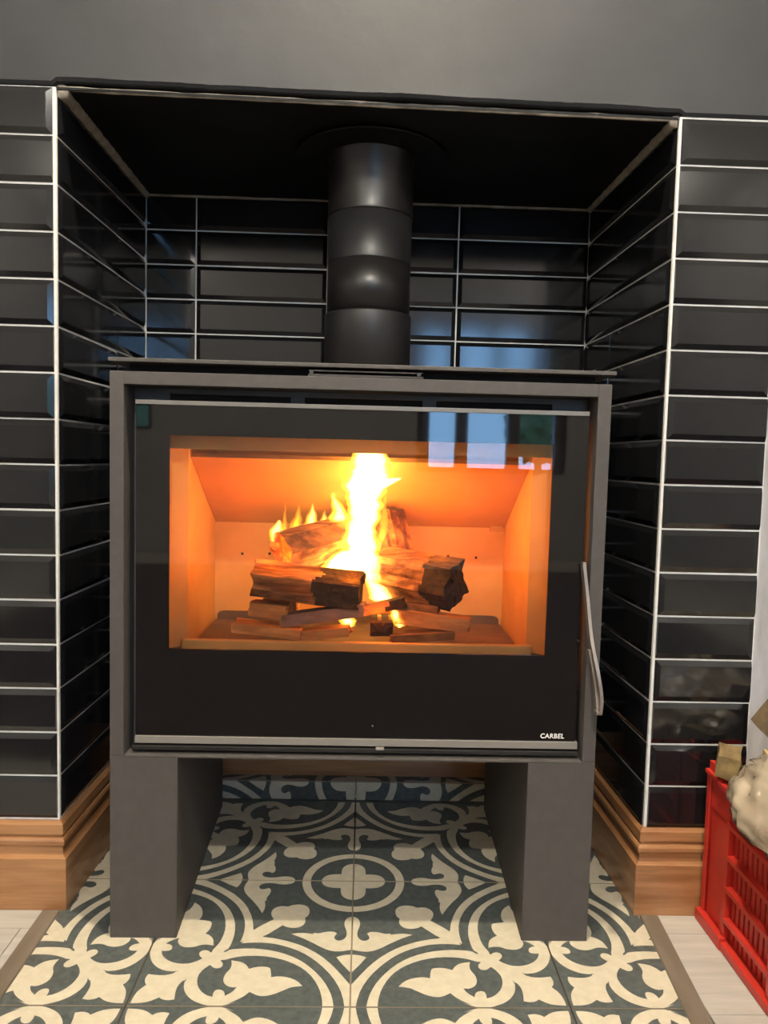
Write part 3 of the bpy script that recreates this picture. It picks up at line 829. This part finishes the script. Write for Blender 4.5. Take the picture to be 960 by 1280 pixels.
# ------------------------------------------------------------------ fire: logs, kindling, flames
def log(name, p0, p1, sect, mats, label, group=None, cat='log', seed=0, rough=.19, taper=1.0, end_mat=None, roll=0.0, char0=None, nseg=36):
    """split log: cross-section sect (unit-free metres) swept from p0 to p1, surface broken up; mats = (side, bark, end)"""
    p0 = Vector(p0); p1 = Vector(p1); ax = (p1-p0); L_ = ax.length; ax.normalize()
    ref = Vector((0,0,1)); s = ax.cross(ref).normalized(); t = s.cross(ax).normalized()
    rot = Matrix.Rotation(roll, 3, ax); s = rot @ s; t = rot @ t
    # refine the section
    sec = []
    for i in range(len(sect)):
        a, b = Vector(sect[i]), Vector(sect[(i+1) % len(sect)])
        k_ = max(2, int((b-a).length/.006))
        sec += [a.lerp(b, j/k_) for j in range(k_)]
    bm = new(); rows = []
    mid = (p0+p1)/2
    for i in range(nseg+1):
        f = i/nseg; row = []
        sc_ = 1 + (taper-1)*f
        for q_ in sec:
            nn = noise.noise(Vector((q_.x*40+seed*7, q_.y*40, f*L_*9+seed))) * .6 + noise.noise(Vector((q_.x*110+seed*3, q_.y*110, f*L_*14))) * .4
            r_ = sc_*(1 + rough*nn)
            e = 0
            if i in (0, nseg): e = .010*noise.noise(Vector((q_.x*50+seed, q_.y*50, i)))
            row.append(bm.verts.new((p0-mid) + ax*(f*L_+e) + s*q_.x*r_ + t*q_.y*r_))
        rows.append(row)
    m_ = len(sec)
    for i, (a, b) in enumerate(zip(rows, rows[1:])):
        for k in range(m_):
            f = bm.faces.new((a[k], a[(k+1)%m_], b[(k+1)%m_], b[k]))
            ang = math.atan2(sec[k].y, sec[k].x)
            f.material_index = 1 if noise.noise(Vector((ang*.8, seed, 0))) > .12 else 0
            if char0 is not None:
                fr = (i+.5)/nseg + .13*noise.noise(Vector((math.cos(ang)*1.6, math.sin(ang)*1.6, seed+i*.10)))
                if fr > char0: f.material_index = 2
    for row, rev in ((rows[0], True), (rows[-1], False)):
        cpt = sum((v.co for v in row), Vector())/m_
        inner = [bm.verts.new(cpt + (v.co-cpt)*.5 + ax*.004*noise.noise(v.co*90)) for v in row]
        for k in range(m_):
            f = bm.faces.new((row[k], row[(k+1)%m_], inner[(k+1)%m_], inner[k])); f.material_index = 0 if rev else (2 if char0 is not None else 0)
        f = bm.faces.new(inner); f.material_index = 0 if rev else (2 if char0 is not None else 0)
    me = mesh(bm, name, list(mats))
    o = link(name, me, None, label, cat, group); o.location = mid
    return o
WM = ('log_wood', 'log_bark', 'char')
SA = [(-.036,-.022), (.030,-.030), (.036,.010), (.010,.034), (-.030,.026)]
SB = [(-.040,-.024), (.036,-.032), (.042,.006), (.012,.036), (-.026,.032)]
SC = [(-.034,-.040), (.034,-.036), (.044,.006), (.012,.042), (-.036,.030)]
log('split_log', at(352, 689, .052), at(452, 661, .155), SA, WM, 'split log resting highest, left of the tall flame', seed=1, roll=.3)
log('split_log', at(320, 723, .030), at(450, 739, .018), SB, WM, 'broad split log with a charred right end, low on the left', seed=2, roll=-.2, char0=.62)
log('split_log', at(478, 712, .105), at(570, 731, .012), SC, WM, 'thick split log with a black charred end, right of the flame', seed=3, roll=.5, char0=.66)
log('split_log', at(500, 700, .130), at(486, 640, .150), [(-.026,-.020), (.028,-.016), (.030,.014), (-.020,.018)], WM, 'narrow log leaning upright behind the flame', seed=4)
def sq(a, b): return [(-a,-b), (a,-b), (a,b), (-a,b)]
KM = ('stick', 'stick', 'char'); GM = ('greystick', 'greystick', 'char')
KG = None
log('kindling_stick', at(294, 781, .010), at(376, 791, -.002), sq(.022, .0085), KM, 'flat kindling stick lowest at the far left of the fire', cat='kindling', seed=11, rough=.05)
log('kindling_stick', at(314, 759, .020), at(360, 764, .010), sq(.018, .0120), KM, 'short kindling block on top of the flat left stick', cat='kindling', seed=12, rough=.05)
log('kindling_stick', at(330, 752, .070), at(372, 756, .065), sq(.018, .0080), KM, 'small kindling block under the left log', cat='kindling', seed=19, rough=.05)
log('kindling_stick', at(352, 775, .004), at(456, 761, .000), sq(.016, .0105), GM, 'greyish kindling stick lying under the broad left log', cat='kindling', seed=13, rough=.08)
log('kindling_stick', at(360, 795, .004), at(438, 787, -.004), sq(.018, .0080), KM, 'thin kindling stick lying flat at the front centre', cat='kindling', seed=14, rough=.06)
log('kindling_stick', at(476, 776, .060), at(477, 787, -.008), sq(.020, .0125), ('log_wood', 'char', 'char'), 'dark kindling block pointing end-on to the glass', cat='kindling', seed=15, rough=.06, char0=.7)
log('kindling_stick', at(498, 769, .020), at(588, 781, -.006), sq(.016, .0125), KM, 'glowing orange kindling stick at lower right', cat='kindling', seed=16, rough=.05)
log('kindling_stick', at(488, 797, .000), at(568, 792, .000), sq(.018, .0070), ('log_bark', 'log_wood', 'char'), 'dark flat kindling strip lying lowest on the right', cat='kindling', seed=17, rough=.08)
log('kindling_stick', at(448, 764, .020), at(506, 752, .010), sq(.014, .0085), ('log_wood', 'log_bark', 'char'), 'short kindling piece directly under the tall flame', cat='kindling', seed=18, rough=.06, char0=.6)
log('kindling_stick', at(506, 757, .030), at(548, 762, .016), sq(.016, .0065), ('log_bark', 'char', 'char'), 'charred kindling chip under the right log', cat='kindling', seed=20, rough=.1)

def flame(label, secs, m, y0, flat=.7, seed=0, inner=None, iscale=.55, lean=None):
    """secs: (v, u_left, u_right) rows measured on the flame, built as a closed body around depth y0"""
    secs = sorted(secs, reverse=True)
    def body(k_, grow=1.0):
        pts, rr = [], []
        dense = []
        for (v0, a0, b0), (v1, a1, b1) in zip(secs, secs[1:]):
            for j in range(4):
                t = j/4; dense.append((v0+(v1-v0)*t, a0+(a1-a0)*t, b0+(b1-b0)*t))
        dense.append(secs[-1])
        bm = new()
        for i, (v, a, b) in enumerate(dense):
            yy_ = (lean(v) if lean else y0) + .006*noise.noise(Vector((v*.03, seed, 1)))
            pl_, pr_ = at(a, v, yy_), at(b, v, yy_)
            c_ = (pl_+pr_)/2; r_ = (pr_-pl_).length/2*k_
            if i in (0, len(dense)-1): r_ = max(r_*.4, .0006)
            pts.append(c_); rr.append(max(r_, .0006))
        rows = []
        for p_, r_ in zip(pts, rr):
            rows.append([bm.verts.new((p_.x + r_*math.cos(2*math.pi*q/16)*(1+.30*noise.noise(Vector((math.cos(2*math.pi*q/16)*1.3, p_.z*85, seed*3.7)))) + .0022*noise.noise(Vector((p_.z*110, seed, 2))),
                                       p_.y + r_*flat*math.sin(2*math.pi*q/16), p_.z)) for q in range(16)])
        for a, b in zip(rows, rows[1:]):
            for q in range(16): bm.faces.new((a[q], a[(q+1)%16], b[(q+1)%16], b[q]))
        bm.faces.new(rows[0][::-1]); bm.faces.new(rows[-1])
        return bm, pts[0]
    bm, base = body(1.0)
    f = thing('flame', base, label, 'flame')
    part('flame_body', bm, m, f, smooth=True)
    if inner:
        bm, _ = body(iscale); part('flame_core', bm, inner, f, smooth=True)
    return f
LEAN = lambda v: .072 - .078*max(0, min(1, (700-v)/125))
flame('tall white-hot flame rising in the middle of the fire',
      [(756,474,484), (748,460,496), (736,460,490), (722,452,486), (704,443,480), (690,432,474), (676,427,472), (660,431,472), (646,434,476), (630,430,479),
       (618,430,480), (606,428,486), (598,434,489), (588,437,486), (575,440,488), (560,442,486), (545,446,480), (530,453,474)], 'flame_mid', .088, .50, 1, 'flame_core', .80, lean=LEAN)
flame('small pointed lick of flame jutting right from the tall flame', [(613,468,478), (607,470,488), (602,474,496), (599,482,502), (597,496,502)], 'flame_core', .006, .8, 2)
flame('thin yellow lick curling up right of the tall flame', [(692,472,475), (678,472,479), (662,474,485), (646,476,485), (632,478,483), (618,481,484)], 'flame_mid', .045, .7, 3)
flame('yellow flame fringe left of the tall flame', [(668,412,438), (656,409,438), (646,412,438), (637,415,434), (630,413,428), (622,413,420), (611,415,418)], 'flame_mid', .115, .8, 4, 'flame_core', .5)
flame('broad yellow flame behind the middle of the top log', [(670,376,402), (660,377,400), (652,380,398), (644,384,397), (636,388,394), (629,390,392)], 'flame_mid', .130, .7, 5, 'flame_core', .55)
flame('short yellow flame behind the right part of the top log', [(666,394,416), (658,396,414), (650,399,411), (643,403,408), (638,405,407)], 'flame_mid', .130, .7, 11, 'flame_core', .4)
flame('curled yellow flame second from left on the top log', [(672,360,378), (662,361,377), (653,364,378), (645,368,377), (637,371,376), (631,373,375)], 'flame_edge', .125, .8, 12, 'flame_mid', .5)
flame('thin pointed yellow flame near the left end of the top log', [(674,350,360), (662,351,360), (650,353,359), (638,355,358), (629,356,358)], 'flame_edge', .110, .8, 6, 'flame_mid', .5)
flame('low bright flame at the left end of the top log', [(678,338,350), (670,336,353), (662,338,354), (655,343,353), (650,347,352)], 'flame_mid', .070, .8, 7, 'flame_core', .6)
flame('broad bright flame between the upper and lower logs', [(722,408,462), (712,398,466), (702,402,464), (694,414,460), (688,428,450)], 'flame_mid', .070, .5, 8, 'flame_core', .8)
flame('ragged yellow wisps in front of the top log, beside the tall flame', [(708,428,452), (696,424,446), (684,422,440), (674,424,436), (664,428,434)], 'flame_edge', .030, .5, 13, 'flame_mid', .55)
flame('small flame licking under the broad left log', [(784,428,444), (776,424,446), (770,422,440), (765,426,434)], 'flame_mid', .012, .8, 9, 'flame_core', .6)
flame('small flame licking under the charred right log', [(784,494,506), (776,490,508), (768,486,502), (762,488,496)], 'flame_mid', .006, .8, 10, 'flame_core', .6)
# the light the flames give off
FIRE = (1.0, .17, .004)
for loc, pw in (((-.005, .004, .680), 1.1), ((-.020, .000, .600), 1.2), ((-.16, .03, .640), .9), ((.14, .06, .665), .9), ((-.02, .150, .690), .8), ((-.03, -.002, .535), .2), ((.025, -.008, .535), .2)):
    lamp('fire_light', loc, pw, FIRE, .02)

# ------------------------------------------------------------------ red crate of firewood
KX0, KX1, KY0, KY1, KH = .6200, .9400, -.5300, -.0240, .282
crate = thing('plastic_crate', ((KX0+KX1)/2, (KY0+KY1)/2, 0), 'red slatted plastic crate of firewood standing right of the stove against the skirting', 'crate')
def cpart(name, dims, bev=.0015): return boxpart(name, dims, 'red', crate, bev)
# long sides: columns, ledges, slats
shared = {}
def cshare(name, key, dims, loc):
    if key not in shared:
        bm = new(); box(bm, *dims, .0008); shared[key] = mesh(bm, name, 'red')
    o = link(name, shared[key], crate); o.location = Vector(loc) - crate.location
zr = [.052, .106, .160, .215]
for sx_, x in ((1, KX0), (-1, KX1)):
    for yc in (KY1-.006, KY1-.080, KY1-.225, KY1-.365, KY0+.080, KY0+.006):
        cshare('column', ('c', sx_), (0, sx_*.012, -.006, .006, .012, .268), (x, yc, 0))
    for yc in (KY1-.043, KY0+.043):
        cshare('corner_panel', ('p', sx_), (sx_*.0065, sx_*.010, -.034, .034, .012, .268), (x, yc, 0))
    for z in zr:
        cshare('ledge', ('l', sx_), (0, sx_*.016, -(KY1-KY0)/2+.08, (KY1-KY0)/2-.08, -.004, .004), (x-.001*sx_, (KY0+KY1)/2, z))
    for (ya, yb) in ((KY1-.219, KY1-.086), (KY1-.359, KY1-.231), (KY0+.086, KY1-.371)):
        ns = 9 if yb-ya > .1 else 4
        for i in range(ns):
            cshare('slat', ('s', sx_), (sx_*.010, sx_*.0135, -.0046, .0046, .010, .215), (x, ya+(yb-ya)*(i+.5)/ns, 0))
    bm = new(); box(bm, min(x+sx_*.004, x+sx_*.010), max(x+sx_*.004, x+sx_*.010), KY0+.012, KY1-.012, .215, .272, .001); part('top_panel', bm, 'red', crate)
    bm = new(); box(bm, min(x-sx_*.003, x+sx_*.016), max(x-sx_*.003, x+sx_*.016), KY0, KY1-.045, .266, .275, .0015); part('rim', bm, 'red', crate)
    # raised corner lug with its own rim
    for ya, yb in ((KY1-.045, KY1), (KY0, KY0+.045)):
        bm = new(); box(bm, min(x+sx_*.003, x+sx_*.012), max(x+sx_*.003, x+sx_*.012), ya, yb, .262, .294, .0015); box(bm, min(x-sx_*.004, x+sx_*.014), max(x-sx_*.004, x+sx_*.014), ya-.001, yb+.001, .272, .279, .001)
        part('corner_lug', bm, 'red', crate)
    bm = new(); box(bm, min(x-sx_*.006, x+sx_*.02), max(x-sx_*.006, x+sx_*.02), KY0, KY1, .0015, .016, .0015); part('base_rim', bm, 'red', crate)
    bm = new(); box(bm, min(x-sx_*.008, x+sx_*.004), max(x-sx_*.008, x+sx_*.004), KY1-.090, KY1+.002, .0005, .022, .002); part('foot', bm, 'red', crate)
for y_ in (KY0, KY1-.012):
    bm = new(); box(bm, KX0+.001, KX1-.001, y_, y_+.012, .012, .272, .0015); part('end_panel', bm, 'red', crate)
    for z in zr:
        bm = new(); box(bm, KX0+.03, KX1-.03, y_-.003, y_+.015, z-.004, z+.004, .001); part('ledge', bm, 'red', crate)
    bm = new(); box(bm, KX0, KX1, y_-.002, y_+.015, .266, .276, .0015); part('rim', bm, 'red', crate)
bm = new(); box(bm, KX0+.004, KX1-.004, KY0+.004, KY1-.004, .002, .008); part('base', bm, 'red', crate)

def block(name, c, size, rot, m, label, cat):
    bm = new(); a, b, d = [s/2 for s in size]; box(bm, -a, a, -b, b, -d, d)
    bmesh.ops.subdivide_edges(bm, edges=bm.edges[:], cuts=4, use_grid_fill=True)
    for v in bm.verts: v.co += Vector((1,1,1))*.004*noise.noise(v.co*35+Vector(c)*20)
    o = obj(name, bm, m, label=label, cat=cat); o.location = c; o.rotation_euler = rot; return o
block('firewood_block', (.6400, -.056, .3050), (.036, .070, .036), (.05, .10, -.50), 'blockwood', 'sawn pale wood block poking out at the far left corner of the red crate', 'firewood')
block('firewood_plank', (.802, -.050, .330), (.230, .060, .050), (.25, .50, .12), 'oldwood', 'dark weathered firewood piece sticking up behind the plastic bag', 'firewood')
# billets lying in the crate under the bag
for i, (c, s, r, lb) in enumerate((
        ((.695, -.155, .298), (.075, .140, .060), (.1, .12, -.35), 'pale firewood billet inside the clear plastic bag, nearest the tiled pier'),
        ((.680, -.345, .295), (.080, .160, .060), (-.05, .1, .15), 'pale firewood billet inside the clear plastic bag, nearest the room'),
        ((.800, -.230, .285), (.110, .260, .070), (0, .05, .06), 'thick firewood billet inside the clear plastic bag, on its far side'),
        ((.780, -.270, .130), (.26, .42, .11), (0, 0, .03), 'firewood chunk filling the middle of the red crate under the bag'),
        ((.775, -.275, .038), (.27, .44, .045), (0, 0, -.02), 'flat firewood chunk at the very bottom of the red crate'))):
    block('firewood_billet', c, s, r, 'palewood', lb, 'firewood')
# clear plastic bag slumped over the rim
bm = new()
bmesh.ops.create_icosphere(bm, subdivisions=5, radius=1)
for v in bm.verts:
    n_ = v.co.copy()
    x, y_, z = n_
    top = max(z, 0)
    p = Vector((.768 + math.copysign(abs(x)**.75, x)*.165, -.250 + math.copysign(abs(y_)**.75, y_)*.205, .290 + z*(.088 if z > 0 else .03)))
    fold = noise.noise(Vector((x*2.2+y_*1.0, y_*3.4, z*2.0+4)))*.020 + abs(noise.noise(Vector((x*2.2+y_*4.5, y_*2.5-x*3.5, z*3))))*-.030 + abs(noise.noise(Vector((x*7-y_*5, y_*3+x*2, z*4+7))))*-.012
    p += n_*fold
    if x < -.2:      # sags over the long side
        k_ = (-.2-x)/.8
        p.x -= .022*k_; p.z -= .030*k_*k_*(1 if z < .5 else .3)
    bm.verts.ensure_lookup_table()
    v.co = p - Vector((.768, -.250, .290))
bag = obj('plastic_bag', bm, 'bag', smooth=True, label='crumpled clear plastic bag of kindling slumped over the rim of the red crate', cat='bag')
bag.location = (.768, -.250, .290)
